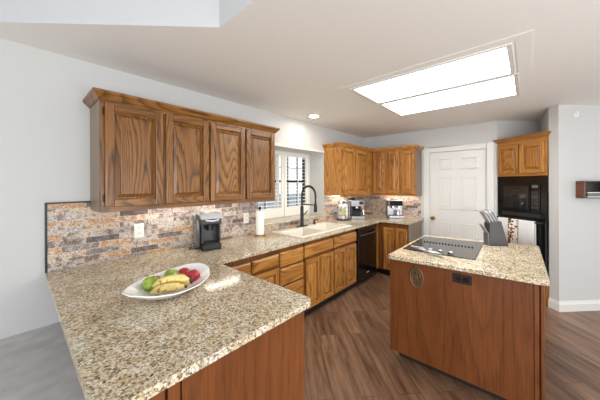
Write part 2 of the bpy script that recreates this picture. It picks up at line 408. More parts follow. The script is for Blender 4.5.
# panelled door
d = struct('door_1', bx(XF+.012, XF+.05, -2.004, -1.219, .008, 2.034), WHITE)
b = nb()
for y0, y1 in ((-1.363, -1.546), (-1.678, -1.881)):
    for z0, z1 in ((1.745, 1.93), (1.09, 1.62), (.25, .868)):
        y0_, y1_ = max(y0, y1), min(y0, y1); cx = XF+.012
        for dn, g0, g1 in ((.009, 0, .02),):
            box(b, cx-dn, cx, y1_, y0_, z1-g1, z1); box(b, cx-dn, cx, y1_, y0_, z0, z0+g1); box(b, cx-dn, cx, y0_-g1, y0_, z0, z1); box(b, cx-dn, cx, y1_, y1_+g1, z0, z1)
        prism(b, [(y1_+.04, z0+.04), (y0_-.04, z0+.04), (y0_-.04, z1-.04), (y1_+.04, z1-.04)], cx-.009, cx, 'x')
struct('door_panel', b, WHITE, d, bev=.003)
b = nb(); lathe(b, [(0, 0), (.03, 0), (.03, -.006), (.012, -.012), (.011, -.035), (.026, -.045), (.03, -.06), (.02, -.073), (0, -.076)], 18, (XF+.012, -1.272, .932), 'x')
struct('door_knob', b, GOLD, d, smooth=True)
b = nb()
cp = [(0, 0), (.018, 0), (.018, .06), (.012, .075), (.006, .085), (0, .085)]
box(b, XF-.018, XF, -1.215, -1.125, 0, 2.125); box(b, XF-.018, XF, -2.098, -2.008, 0, 2.125); box(b, XF-.018, XF, -2.008, -1.215, 2.04, 2.125)
struct('trim_4', b, WHITE, bev=.006)

# outdoors
struct('ground', bx(-4, 12, .5, 14, -.3, -.2), GROUND)
f = thing('garden_fence', 'low grey-blue board fence outside beyond the shutters', 'fence', (5, 5, -.2))
b = nb()
for i in range(30): box(b, -3+i*.25, -3+i*.25+.23, -.01, .01, .05, 1.3)
obj('board', b, FENCE, f)
for q in ((.3, .38), (1.0, 1.08)): obj('rail', bx(-3, 4.5, .01, .05, *q), FENCE, f)
for i in range(4): obj('post', bx(-3+i*2.4, -2.9+i*2.4, .05, .15, 0, 1.35), FENCE, f)

# ------------------------------------------------------------------ cabinets (local frame: wall at y=0, front towards -y)
def raised_door(parent, x0, x1, z0, z1, yf, v=OAKV, h=OAKH, hinge=None, name='door', sw=.052):
    t = .026
    a0, a1, c0, c1 = x0+sw, x1-sw, z0+sw, z1-sw; b = nb(); rr = []
    for g, y in ((-.004, yf-.001), (-.004, yf-.003), (.010, yf-.003), (.032, yf-.016), (.034, yf-.021)):
        rr.append([b.verts.new(p) for p in ((a0+g, y, c0+g), (a1-g, y, c0+g), (a1-g, y, c1-g), (a0+g, y, c1-g))])
    for p, q in zip(rr, rr[1:]):
        for i in range(4): b.faces.new((p[i], p[(i+1) % 4], q[(i+1) % 4], q[i]))
    b.faces.new(rr[-1]); b.faces.new(rr[0][::-1]); d_ = obj(name, b, v, parent)
    for q in ((x0, x0+sw), (x1-sw, x1)): obj('stile', bx(q[0], q[1], yf-t, yf, z0, z1), v, d_, bev=.006)
    for q in ((z0, c0), (c1, z1)): obj('rail', bx(a0, a1, yf-t, yf, q[0], q[1]), h, d_, bev=.006)
    if hinge:
        for z in (z0+.06, z1-.06):
            x = x0-.006 if hinge == 'l' else x1+.006
            obj('hinge', cyl(nb(), (x, yf-.006, 0), .005, z-.025, z+.025, 8), BRONZE, d_)
    return d_
def slab_drawer(parent, x0, x1, z0, z1, yf, h=OAKH, name='drawer'):
    b = nb(); rr = []
    for g, y in ((0, yf), (0, yf-.014), (.014, yf-.026)):
        rr.append([b.verts.new(p) for p in ((x0+g, y, z0+g), (x1-g, y, z0+g), (x1-g, y, z1-g), (x0+g, y, z1-g))])
    for p, q in zip(rr, rr[1:]):
        for i in range(4): b.faces.new((p[i], p[(i+1) % 4], q[(i+1) % 4], q[i]))
    b.faces.new(rr[-1]); b.faces.new(rr[0][::-1]); return obj(name, b, h, parent)

UZ = 1.329; UZ2 = 1.305; UH = 2.10-UZ; UD = .332
def upper(label, loc, rot, w_, d_, doors, v, h, zl=.036, zh=.745, hl=(), sides=()):
    UH = 2.10-loc[2]; zh += UZ-loc[2]
    t = thing('wall_cabinet', label, 'cabinet', loc, rot)
    obj('carcass', bx(0, w_, -d_+.02, -.001, .024, UH-.001), v, t)
    b = nb(); y0, y1 = -d_, -d_+.02
    xs = [0]+[x for dd in doors for x in dd]+[w_]
    b.free()
    obj('face_rail', bx(0, w_, y0, y1, 0, zl+.012), h, t); obj('face_rail', bx(0, w_, y0, y1, zh-.012, UH-.001), h, t)
    for i in range(0, len(xs), 2):
        a, c = xs[i]-(.012 if i else 0), xs[i+1]+(.012 if i < len(xs)-2 else 0)
        obj('face_stile', bx(a, c, y0, y1, zl+.012, zh-.012), v, t)
    for s in sides:
        obj('side_panel', bx(w_, w_+.003, -d_+.02, -.001, 0, UH-.001) if s == 'r' else bx(-.003, 0, -d_+.02, -.001, 0, UH-.001), SIDEV, t)
    for i, (a, c) in enumerate(doors): raised_door(t, a, c, zl, zh, -d_, v, h, hl[i] if i < len(hl) else None)
    return t
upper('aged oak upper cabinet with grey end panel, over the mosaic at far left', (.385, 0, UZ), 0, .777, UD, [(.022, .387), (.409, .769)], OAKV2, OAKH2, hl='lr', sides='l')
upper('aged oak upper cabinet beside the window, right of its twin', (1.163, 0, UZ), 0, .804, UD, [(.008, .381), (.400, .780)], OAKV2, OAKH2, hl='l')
crownp = [(0, 2.094), (.006, 2.094), (.012, 2.100), (.018, 2.108), (.034, 2.126), (.042, 2.134), (.042, 2.149), (0, 2.149)]
def crown(path, label, m):
    # flat top board closes the cabinet
    b = sweep(nb(), path, crownp)
    solo('crown_molding', b, m, label, 'molding', (path[1][0], path[1][1], 2.10))
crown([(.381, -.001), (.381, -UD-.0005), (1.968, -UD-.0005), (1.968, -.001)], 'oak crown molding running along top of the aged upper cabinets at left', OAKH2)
upper('golden oak upper cabinet right of the window, on the sink wall', (3.352, 0, UZ2), 0, 1.388, .335, [(.018, .383), (.412, .812)], OAKV, OAKH, hl='lr')
upper('golden oak three-door upper cabinet on the back wall beside the white door', (XF, -.336, UZ2), -PI/2, .752, .337, [(.015, .233), (.279, .487), (.519, .740)], OAKV, OAKH, sides='r')
crown([(3.351, -.001), (3.351, -.3355), (4.4045, -.3355), (4.4045, -1.0925), (XF-.001, -1.0925)], 'oak crown molding turning the corner above the golden upper cabinets', OAKH)

BD = .62
def lower(name, label, loc, rot, w_, d_, doors=(), drawers=(), stiles=(), hollow=False, h0=.1):
    t = thing(name, label, 'cabinet', loc, rot); top = KB-.0005
    b = nb()
    if hollow:
        box(b, 0, .018, -d_+.02, -.02, h0, top); box(b, w_-.018, w_, -d_+.02, -.02, h0, top); box(b, .018, w_-.018, -d_+.02, -.02, h0, h0+.018)
    else: box(b, 0, w_, -d_+.02, -.02, h0, top)
    obj('carcass', b, OAKV, t)
    obj('toe_kick', bx(0, w_, -d_+.06, -.02, .001, h0), DARK, t)
    b = nb(); y0, y1 = -d_, -d_+.02
    if hollow:
        box(b, 0, w_, y0, y1, h0, h0+.05); box(b, 0, w_, y0, y1, .655, .72); box(b, 0, w_, y0, y1, .82, top)
        for x in stiles: box(b, x-.02, x+.02, y0, y1, h0, top)
        box(b, 0, .03, y0, y1, h0, top); box(b, w_-.03, w_, y0, y1, h0, top)
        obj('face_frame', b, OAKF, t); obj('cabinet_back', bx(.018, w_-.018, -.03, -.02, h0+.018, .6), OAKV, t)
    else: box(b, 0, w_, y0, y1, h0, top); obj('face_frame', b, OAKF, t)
    for q in doors: raised_door(t, q[0], q[1], q[2], q[3], -d_, sw=.048)
    for q in drawers: slab_drawer(t, q[0], q[1], q[2], q[3], -d_)
    return t
lower('base_cabinet', 'golden oak base cabinet in the inner corner behind the peninsula', (1.045, 0, 0), 0, .355, BD, [(.03, .348, .14, .69)], [(.03, .348, .713, .826)])
lower('base_cabinet', 'golden oak base cabinet with one drawer over a door, left of the drawer stack', (1.401, 0, 0), 0, .343, BD, [(.010, .332, .14, .69)], [(.010, .332, .713, .826)])
lower('base_cabinet', 'golden oak base cabinet of stacked drawers, beside the sink base', (1.745, 0, 0), 0, .368, BD, [], [(.012, .360, .682, .832), (.012, .360, .494, .668), (.012, .360, .312, .48), (.012, .360, .13, .298)])
lower('sink_base_cabinet', 'wide golden oak four-door cabinet under the sink', (2.114, 0, 0), 0, 1.164, BD,
      [(.034, .284, .12, .667), (.294, .562, .12, .667), (.594, .853, .12, .667), (.866, 1.13, .12, .667)], [(.016, .560, .700, .836), (.590, 1.144, .700, .836)], (.576,), True)
# corner and back-wall run
lower('base_cabinet', 'golden oak two-door base cabinet on the back wall, right of the dishwasher', (XF, -.598, 0), -PI/2, .49, XF-4.06, [(.10, .282, .12, .80), (.298, .478, .12, .80)])
o = [o for o in bpy.data.objects if o.name.startswith('base_cabinet') and abs(o.location.x-XF) < .01][0]
obj('side_panel', bx(.49, .493, -(XF-4.06)+.02, -.02, .002, KB-.001), SIDEV, o)
t = thing('corner_filler_cabinet', 'narrow oak filler between dishwasher and back-wall cabinets', 'cabinet', (3.91, 0, 0))
obj('carcass', bx(.002, .82, -.596, -.02, .1, KB-.0005), OAKV, t); obj('toe_kick', bx(.002, .82, -.55, -.02, .001, .1), DARK, t)

# dishwasher
t = thing('dishwasher', 'black dishwasher under the counter between oak cabinets', 'dishwasher', (3.281, 0, 0))
W_ = .624
obj('tub', bx(.004, W_, -.60, -.03, .1, .872), BLKM, t); obj('toe_kick', bx(.004, W_, -.56, -.03, .002, .1), DARK, t)
dd = obj('door', bx(.008, W_-.004, -.645, -.602, .105, .79), BLACK, t, bev=.006)
obj('control_panel', bx(.008, W_-.004, -.65, -.602, .797, .868), BLACK, t, bev=.006)
hb = nb(); tube(hb, [(.07, -.645, .765), (.07, -.675, .765), (.09, -.68, .765), (W_-.09, -.68, .765), (W_-.07, -.675, .765), (W_-.07, -.645, .765)], .009, 8); obj('handle', hb, CHAR, t, smooth=True)
obj('badge', bx(.27, .35, -.6465, -.6452, .168, .18), SILV, dd)

# peninsula base with its finished end
t = thing('peninsula_cabinet', 'dark stained oak peninsula base in the foreground', 'cabinet', (.30, -1.6, 0))
obj('carcass', bx(0, .70, .02, .94, .1, KB-.0005), CHER, t)
obj('toe_kick', bx(.0, .66, .05, .94, .001, .1), DARK, t)
obj('end_panel', bx(.075, .705, 0.003, .02, .06, KB-.0005), CHER, t)
b = nb(); box(b, -.02, .02, -.004, .02, .06, KB-.0005); box(b, .028, .068, -.004, .02, .06, KB-.0005); obj('corner_post', b, CHER, t, bev=.004)

# ------------------------------------------------------------------ countertop (one slab with sink cut-out)
def arc(c, r, a0, a1, n=5): return [(c[0]+r*math.cos(math.radians(a0+(a1-a0)*i/n)), c[1]+r*math.sin(math.radians(a0+(a1-a0)*i/n))) for i in range(n+1)]
outer = [(.138, -.0125), (.138, -1.632+.02)] + arc((.158, -1.612), .02, 180, 270) + arc((1.001, -1.592), .04, 270, 360) + [(1.041, -.668), (4.015, -.668)] + arc((4.035, -1.10), .02, 180, 270) + [(XF-.0125, -1.12), (XF-.0125, -.0125)]
SX0, SX1, SY0, SY1 = 2.135, 3.175, -.585, -.165
hole = [(SX0, SY0), (SX1, SY0), (SX1, SY1), (SX0, SY1)]
solo('countertop', holed(nb(), outer, [hole], KB, K), GRAN, 'speckled beige granite countertop running from peninsula past the sink to back wall', 'countertop', (1, -.4, KB), bev=.005, seg=2)

# sink
t = thing('sink', 'cream double-bowl drop-in sink under the window', 'sink', (SX0, SY0, K))
sw_, sd_ = SX1-SX0, SY1-SY0
bowls = [(.03, .47, .025, .395), (.50, 1.01, .025, .395)]
b = holed(nb(), [(-.025, -.025), (sw_+.025, -.025), (sw_+.025, sd_+.075), (-.025, sd_+.075)], [[(q[0], q[2]), (q[1], q[2]), (q[1], q[3]), (q[0], q[3])] for q in bowls], .0008, .010)
obj('rim', b, SINKM, t, bev=.004)
for q in bowls:
    b = nb(); g = .025
    ra = [b.verts.new(p) for p in ((q[0], q[2], .002), (q[1], q[2], .002), (q[1], q[3], .002), (q[0], q[3], .002))]
    rb = [b.verts.new(p) for p in ((q[0]+g, q[2]+g, -.18), (q[1]-g, q[2]+g, -.18), (q[1]-g, q[3]-g, -.18), (q[0]+g, q[3]-g, -.18))]
    for i in range(4): b.faces.new((ra[i], ra[(i+1) % 4], rb[(i+1) % 4], rb[i]))
    b.faces.new(rb); bo = obj('bowl', b, SINKM, t)
    obj('drain', cyl(nb(), ((q[0]+q[1])/2, (q[2]+q[3])/2, 0), .04, -.1799, -.176, 18), STEEL, bo)

# faucet
FX, FY = 2.669, -.122
t = thing('faucet', 'tall matte black spring faucet behind the sink', 'faucet', (FX, FY, K+.010))
b = nb(); prism(b, arc((-.09, 0), .025, 90, 270, 6)+arc((.09, 0), .025, -90, 90, 6), .0005, .008); obj('deck_plate', b, BLKM, t)
obj('body', lathe(nb(), [(0, .008), (.028, .008), (.028, .02), (.024, .03), (.024, .27), (.018, .285), (0, .285)], 18), BLKM, t, smooth=True)
pts = [(0, 0, .28), (0, 0, .44)]+[(0, -.12+.12*math.cos(a), .44+.12*math.sin(a)) for a in [PI*i/12 for i in range(1, 13)]]+[(0, -.24, .36)]
obj('neck', tube(nb(), pts, .010, 10), BLKM, t, smooth=True)
sp = []; tot = 14*7*8
import itertools
def along(s):
    L_ = [0]
    for p, q in zip(pts, pts[1:]): L_.append(L_[-1]+(Vector(q)-Vector(p)).length)
    s *= L_[-1]
    for i in range(len(pts)-1):
        if s <= L_[i+1] or i == len(pts)-2:
            f_ = (s-L_[i])/(L_[i+1]-L_[i]); p, q = Vector(pts[i]), Vector(pts[i+1]); return p.lerp(q, f_), (q-p).normalized()
for i in range(46*8+1):
    p, tg = along(.04+.92*i/(46*8)); e1 = Vector((1, 0, 0)); e2 = tg.cross(e1); a = 2*PI*i/8
    sp.append(p+(e1*math.cos(a)+e2*math.sin(a))*.0145)
obj('spring', tube(nb(), sp, .0028, 5), BLKM, t, smooth=True)
obj('spray_head', lathe(nb(), [(0, .215), (.021, .215), (.023, .23), (.021, .30), (.014, .335), (.012, .365), (0, .365)], 16, (0, -.24, 0)), BLKM, t, smooth=True)
obj('docking_arm', tube(nb(), [(0, -.015, .305), (0, -.12, .31), (0, -.225, .31)], .007, 8), BLKM, t, smooth=True)
obj('lever', tube(nb(), [(.02, 0, .16), (.05, -.01, .17), (.085, -.03, .215)], [.012, .008, .006], 8), BLKM, t, smooth=True)
t = thing('soap_dispenser', 'small black soap dispenser pump right of the faucet', 'soap dispenser', (2.94, -.125, K+.010))
obj('pump_body', lathe(nb(), [(0, .0005), (.022, .0005), (.022, .01), (.014, .016), (.014, .06), (0, .06)], 14), BLKM, t, smooth=True)
obj('nozzle', tube(nb(), [(0, 0, .058), (0, -.01, .07), (0, -.07, .066)], .008, 8), BLKM, t, smooth=True)

# ------------------------------------------------------------------ island
ia = math.radians(1.2)
IFL, IFR, IBR, IBL = (2.095, -1.580), (2.168, -2.570), (3.345, -2.548), (3.19, -1.576)
def rnd_poly(P, r=.02):
    out = []
    for i in range(len(P)):
        p = Vector(P[i]); a = (Vector(P[i-1])-p).normalized(); c = (Vector(P[(i+1) % len(P)])-p).normalized()
        for k in range(5):
            f_ = k/4; out.append(tuple(p+a*r*(1-f_)**2+c*r*f_**2))
    return out
solo('island_countertop', prism(nb(), rnd_poly([IFL, IFR, IBR, IBL], .035), KB, K), GRAN, 'speckled beige granite slab on top of the island', 'countertop', (2.6, -2.1, KB), bev=.005, seg=2)
t = thing('island_cabinet', 'reddish oak island base with a plain panelled back', 'cabinet', (2.18, -1.571, 0))
obj('carcass', bx(.02, .92, -.93, -.02, .1, KB-.0005), CHER, t)
obj('toe_kick', bx(.08, .85, -.90, -.05, .001, .1), DARK, t)
obj('back_panel', bx(0, .02, -.925, 0, .078, KB-.0005), CHER, t)
obj('corner_post', (lambda b: (box(b, -.006, .03, -.948, -.926, .078, KB-.0005), box(b, .0, .03, -.975, -.956, .078, KB-.0005), box(b, .015, .03, -.956, -.948, .078, KB-.0005))[0])(nb()), CHER, t, bev=.003)
obj('side_panel', bx(.03, .92, -.962, -.93, .078, KB-.0005), CHER, t)
b = nb(); prism(b, [(-.962, KB-.001), (-.990, KB-.001), (-.990, KB-.02), (-.984, KB-.06), (-.974, KB-.10), (-.976, KB-.13), (-.962, KB-.16)], .04, .09, 'x'); obj('corbel', b, CHER, t, bev=.004)

# cooktop
CB = [(2.372, -1.612), (2.392, -2.163), (3.148, -2.140), (3.075, -1.600)]
t = thing('cooktop', 'black glass cooktop set in the island top', 'cooktop', (2.37, -1.6, K))
loc = lambda p: (p[0]-2.37, p[1]+1.6)
obj('glass', prism(nb(), rnd_poly([loc(p) for p in CB], .012), .0006, .007), GLASSB, t, bev=.002)
b = nb()
for i in range(16):
    f_ = i/15; x, y = .417+.029*f_, -.085-.403*f_
    prism(b, [(x-.03, y-.010), (x+.03, y-.001), (x+.03, y+.013), (x-.03, y+.004)], .0071, .0085)
gr = obj('vent_slots', b, mat('slot_black', (6, 6, 6), .9, spec=.1), t)
kn = [(2.414, -1.684), (2.4135, -1.760), (2.413, -1.836), (2.4125, -1.912), (2.410, -1.990)]
k0 = None
for x, y in kn:
    b = lathe(nb(), [(0, .0072), (.024, .0072), (.024, .012), (.019, .014), (.018, .030), (.015, .034), (0, .034)], 18)
    if k0 is None:
        k0 = obj('knob', b, CHAR, t, smooth=True); cap = obj('knob_cap', lathe(nb(), [(0, .030), (.0195, .030), (.019, .034), (.013, .037), (0, .038)], 18), STEEL, k0, smooth=True)
        k0.location = (x-2.37, y+1.6, 0)
    else:
        b.free(); c = k0.copy(); COL.objects.link(c); c.parent = t; c.location = (x-2.37, y+1.6, 0)
        d_ = cap.copy(); COL.objects.link(d_); d_.parent = c
# spoon rest on the glass edge
t = thing('spoon_rest', 'polished steel spoon rest lying in front of the cooktop knobs', 'spoon rest', (2.345, -1.83, K+.0075), math.radians(-107))
b = nb(); rr = []
for (x, w_, z) in ((-.02, .006, .014), (0, .016, .012), (.03, .024, .009), (.07, .028, .008), (.105, .022, .011), (.122, .005, .016)):
    rr.append([b.verts.new((x, w_*math.sin(a), z+.006*math.cos(a)*0+.014*(abs(math.sin(a))**2))) for a in [-PI/2+PI*i/8 for i in range(9)]])
for p, q in zip(rr, rr[1:]):
    for i in range(8): b.faces.new((p[i], p[i+1], q[i+1], q[i]))
o = obj('tray', b, STEEL, t, smooth=True); sm = o.modifiers.new('solid', 'SOLIDIFY'); sm.thickness = .003; sm.offset = 1
obj('handle', tube(nb(), [(-.015, -.012, .020), (-.08, -.020, .030), (-.125, -.016, .028), (-.137, 0, .028), (-.125, .016, .028), (-.08, .020, .030), (-.015, .012, .020)], .005, 8), STEEL, t, smooth=True)

# medallion and outlet on the island back
t = thing('star_medallion', 'oval openwork pewter star medallion on the island panel', 'medallion', (2.18, -1.793, .753), -PI/2)
EX, EZ = .68, 1.08
rng = [(math.cos(2*PI*i/36), math.sin(2*PI*i/36)) for i in range(37)]
b = nb(); tube(b, [(.072*c*EX, -.006, .072*s*EZ) for c, s in rng], .006, 6); tube(b, [(.047*c*EX, -.006, .047*s*EZ) for c, s in rng], .004, 6); obj('ring', b, MEDAL, t, smooth=True)
b = nb()
for i in range(22): lathe(b, [(0, -.006), (.006, 0), (0, .006)], 6, (0.060*EX*math.cos(2*PI*i/22), -.007, .060*EZ*math.sin(2*PI*i/22)), 'y')
obj('bead', b, MEDAL, t)['kind'] = 'stuff'
st = [((.046 if i % 2 == 0 else .018)*EX*math.sin(PI*i/5), EZ*(.046 if i % 2 == 0 else .018)*math.cos(PI*i/5)) for i in range(10)]
obj('star', prism(nb(), st, -.012, -.001, 'y'), MEDAL, t)
obj('hanger', tube(nb(), [(.006*c, -.006, .094+.01*s) for c, s in rng], .0025, 6), MEDAL, t)
t = thing('wall_outlet', 'dark brown outlet on the island panel', 'outlet', (2.18, -2.11, .817), -PI/2)
obj('plate', bx(-.06, .06, -.006, -.0005, -.034, .034), PLATE_B, t, bev=.002)
obj('socket', (lambda b: (box(b, -.04, -.008, -.009, -.0062, -.016, .016), box(b, .008, .04, -.009, -.0062, -.016, .016))[0])(nb()), BLACK, t, bev=.002)
for lab, x, z in (('white outlet on the mosaic below the far-left upper cabinet', .702, 1.128), ('white outlet on the mosaic between coffee maker and paper towel', 1.803, 1.121)):
    t = thing('wall_outlet', lab, 'outlet', (x, -SD, z)); obj('plate', bx(-.036, .036, -.006, -.0005, -.06, .06), IVORY, t, bev=.002)
    for zz in (-.024, .024):
        s_ = obj('socket', bx(-.017, .017, -.0085, -.0062, zz-.016, zz+.016), IVORY, t, bev=.002)
        obj('slot', (lambda b: (box(b, -.008, -.005, -.0092, -.0086, zz-.004, zz+.008), box(b, .005, .008, -.0092, -.0086, zz-.004, zz+.008))[0])(nb()), CHAR, s_)

# knife block
t = thing('knife_block', 'grey knife block full of steel-handled knives on the island', 'knife block', (3.035, -2.199, K+.0005), math.atan2(-.8, .6))
obj('block', prism(nb(), [(0, 0), (.168, 0), (.105, .235), (-.002, .218)], 0, .09, 'y'), CHAR, t, bev=.004)
obj('front_pocket', prism(nb(), [(-.016, 0), (-.0005, 0), (-.0015, .13), (-.018, .122)], .004, .075, 'y'), GREY, t, bev=.004)
ld = Vector((-.5, 0, .866))
def handle(x, y, z, ln, w_=.0125, m=STEEL):
    p = Vector((x, y, z)); b = nb()
    tube(b, [p, p+ld*ln*.25, p+ld*ln*.6, p+ld*ln*.92, p+ld*ln], [w_*.75, w_*.85, w_*.8, w_*1.05, w_*.5], 8)
    obj('knife_handle', b, m, t, smooth=True)
for r_, (x, ln) in enumerate(((.015, .13), (.042, .14), (.068, .135), (.092, .11))):
    for y in (.024, .066): handle(x, y, .212+.02*(x/.12), ln)
for y in (.02, .04, .06): handle(-.012, y, .124, .095, .009)

struct('trim_6', holed(nb(), [(2.08, -2.50), (3.52, -2.48), (3.52, -1.10), (2.10, -1.10)], [[(2.165, -2.412), (3.475, -2.412), (3.475, -1.185), (2.165, -1.185)]], 2.436, 2.4395), CEIL)
# ------------------------------------------------------------------ lights fixed to the room
for l, lab in ((L1, 'glowing ceiling light panel, the one nearer the camera of the pair'), (L2, 'glowing ceiling light panel, the far one of the pair')):
    t = thing('ceiling_light', lab, 'light', (l[0], l[2], 2.44), 0, 'fluorescent ceiling panels')
    w_, h_ = l[1]-l[0], l[3]-l[2]
    b = holed(nb(), rect((0, w_, 0, h_)), [rect((0, w_, 0, h_), .03)], -.014, -.0005); obj('frame', b, WHITE, t, bev=.002)
    obj('diffuser', bx(.014, w_-.014, .014, h_-.014, .004, .012), LIGHT, t)
    b = nb(); box(b, .013, w_-.013, .013, h_-.013, .06, .065); obj('housing', b, WHITE, t)
t = thing('recessed_light', 'small round recessed downlight in ceiling near the window', 'light', (2.716, -.305, 2.44))
obj('trim_ring', lathe(nb(), [(.055, -.0005), (.085, -.0005), (.083, -.006), (.06, -.008), (.055, -.0005)], 28), WHITE, t, smooth=True)
obj('lens', cyl(nb(), (0, 0, 0), .056, -.004, -.0008, 28), CANL, t)
def strip(lab, x, w_, y=-.14, UZ=UZ):
    t = thing('undercabinet_light', lab, 'light', (x, y, UZ+.0235), 0, 'under-cabinet light bars')
    obj('body', bx(0, w_, -.03, .03, -.012, 0), WHITE, t); obj('lens', bx(.01, w_-.01, -.022, .022, -.016, -.0122), STRL, t)
strip('slim light bar under the far-left upper cabinet', .72, .38, -.12)
strip('slim light bar under the upper cabinet beside the window', 1.22, .42, -.12)
strip('slim light bar under the golden upper cabinet above pod carousel', 3.45, .55, -.10, UZ2)
t = thing('undercabinet_light', 'slim light bar under the back-wall upper cabinet', 'light', (XF-.11, -.42, UZ2+.0235), -PI/2, 'under-cabinet light bars')
obj('body', bx(0, .6, -.03, .03, -.012, 0), WHITE, t); obj('lens', bx(.01, .59, -.022, .022, -.016, -.0122), STRL, t)

# ------------------------------------------------------------------ oven tower in the angled alcove (local: x along the front, -y towards the room)
OA = (4.742, -2.135, 0); OR = math.atan2(-.8, -.6)
def trap(a, z0, z1, b=None, g=0):
    return prism(b or nb(), [(.014+g, a), (.64-g, a), (.40, .28), (.075, .28)], z0, z1)
t = thing('oven_cabinet', 'golden oak two-door cabinet above the built-in microwave', 'cabinet', OA, OR)
obj('carcass', trap(.02, 1.612, 2.10), OAKV, t)
for q in ((1.612, 1.66), (2.03, 2.10)): obj('face_rail', bx(.014, .64, 0, .02, *q), OAKH, t)
for q in ((.014, .05), (.30, .345), (.60, .64)): obj('face_stile', bx(*q, 0, .02, 1.66, 2.03), OAKV, t)
raised_door(t, .032, .312, 1.645, 2.045, 0, sw=.05); raised_door(t, .330, .622, 1.645, 2.045, 0, sw=.05)
b = sweep(nb(), [(.014, .02), (.014, -.0005), (.64, -.0005), (.64, .02)], [(o_, z) for o_, z in crownp]); obj('crown', b, OAKH, t)
obj('plinth', trap(.02, .001, .30), OAKV, t)
t = thing('microwave', 'black built-in microwave above the oven', 'microwave', (OA[0], OA[1], 1.07), OR)
obj('body', trap(.012, .0, .540), BLKM, t)
obj('trim_frame', (lambda b: (box(b, .014, .64, -.006, .012, .46, .540), box(b, .014, .075, -.006, .012, .06, .46), box(b, .575, .64, -.006, .012, .06, .46))[0])(nb()), BLACK, t)
vt = obj('vent_grille', bx(.014, .64, -.008, .012, 0, .058), BLACK, t)
b = nb()
for i in range(4): box(b, .08, .57, -.0095, -.0082, .008+i*.012, .014+i*.012)
obj('vent_slot', b, CHAR, vt)
dd = obj('door', bx(.078, .46, -.022, .012, .063, .457), BLACK, t, bev=.004)
obj('window', bx(.115, .425, -.0232, -.0222, .11, .41), GLASSB, dd)
obj('handle', tube(nb(), [(.445, -.022, .11), (.445, -.045, .13), (.445, -.045, .39), (.445, -.022, .41)], .007, 8), BLKM, dd, smooth=True)
cp_ = obj('control_panel', bx(.464, .572, -.020, .012, .063, .457), BLACK, t, bev=.003)
obj('display', bx(.482, .555, -.0212, -.0202, .385, .42), LCD, cp_)
for r_ in range(5):
    for c_ in range(3): obj('button', bx(.480+c_*.027, .500+c_*.027, -.0214, -.0202, .12+r_*.048, .15+r_*.048), CHAR, cp_)
t = thing('wall_oven', 'black built-in wall oven behind the island', 'oven', (OA[0], OA[1], .302), OR)
obj('body', trap(.012, 0, .766), BLKM, t)
obj('control_panel', bx(.014, .64, -.012, .012, .74, .766), BLACK, t, bev=.003)
dd = obj('door', bx(.014, .64, -.03, .012, .03, .735), BLACK, t, bev=.005)
obj('window', bx(.12, .53, -.0312, -.0302, .2, .58), GLASSB, dd)
obj('handle', tube(nb(), [(.04, -.03, .715), (.04, -.065, .715), (.05, -.07, .715), (.60, -.07, .715), (.61, -.065, .715), (.61, -.03, .715)], .010, 10), BLKM, dd, smooth=True)
# towels over the handle (handle axis at z=1.017, 70 mm out)
def towel(lab, x0, x1, length, m, dz):
    b = nb(); n = 10; L_ = []; R0 = .0135
    prof = [(-.0535, -length*.8)]+[(-.07+R0*math.cos(a), R0*math.sin(a)) for a in [PI*i/8 for i in range(9)]]+[(-.0835-.004, -length)]
    prof[-1] = (-.0835, -length)
    for i in range(n+1):
        x = x0+(x1-x0)*i/n; wv = .003*math.sin(i*2.1)
        L_.append([b.verts.new((x, y-(wv+.003 if z < -.05 and y < -.07 else 0), z)) for y, z in prof])
    for p, q in zip(L_, L_[1:]):
        for i in range(len(prof)-1): b.faces.new((p[i], p[i+1], q[i+1], q[i]))
    o = obj('dish_towel', b, m, None, smooth=True, ang=60); o.location = (OA[0], OA[1], 1.017); o.rotation_euler = (0, 0, OR)
    s_ = o.modifiers.new('solid', 'SOLIDIFY'); s_.thickness = .003; s_.offset = 1
    tag(o, lab, 'towel', 'dish towels on the oven handle'); return o
towel('plain white dish towel on the oven handle, behind the knife block', .085, .222, .34, TOWEL, 0)
towel('dish towel with a colourful fruit print on the oven handle', .227, .352, .34, PRINT, 0)
towel('wide plain white dish towel at the right end of the oven handle', .357, .555, .36, TOWEL, 0)

# ------------------------------------------------------------------ right wall items
ra = math.atan2(RU.y, RU.x)
p = C0+RU*.213
t = thing('smoke_detector', 'round white detector high on the right-hand wall', 'smoke detector', (p.x, p.y, 2.328), ra)
obj('base', lathe(nb(), [(0, -.0005), (.036, -.0005), (.036, -.012), (.030, -.018), (.024, -.014), (0, -.013)], 28, (0, 0, 0), 'y'), IVORY, t, smooth=True)
obj('cover', lathe(nb(), [(0, -.0132), (.023, -.0142), (.019, -.024), (0, -.026)], 28, (0, 0, 0), 'y'), WHITE, t, smooth=True)
t = thing('wall_shelf', 'brown wooden cubby shelf hung on the right-hand wall', 'shelf', (p.x, p.y, 1.337), ra)
obj('side', bx(0, .022, -.085, -.001, 0, .20), WALN, t); obj('top', bx(.022, .62, -.085, -.001, .188, .20), SHELFB, t); obj('bottom', bx(.022, .62, -.085, -.001, 0, .012), SHELFB, t)
obj('side', bx(.62, .642, -.085, -.001, 0, .20), WALN, t)
obj('back', bx(.022, .62, -.008, -.001, .012, .188), SHELFB, t); obj('divider', bx(.30, .312, -.085, -.008, .012, .188), SHELFB, t)
for lab, x0, x1 in (('cream ledger book lying in the left cubby of wall shelf', .05, .28), ('cream ledger book lying in the right cubby of wall shelf', .325, .57)):
    q = C0+RU*(.213+(x0+x1)/2)-RN*.047; h_ = (x1-x0)/2
    t = thing('book', lab, 'book', (q.x, q.y, 1.3495), ra)
    obj('cover', (lambda b: (box(b, -h_, h_, -.035, .035, 0, .008), box(b, -h_, h_, -.035, .035, .05, .058))[0])(nb()), IVORY, t)
    obj('pages', bx(-h_+.004, h_-.004, -.031, .035, .008, .05), GREY, t)

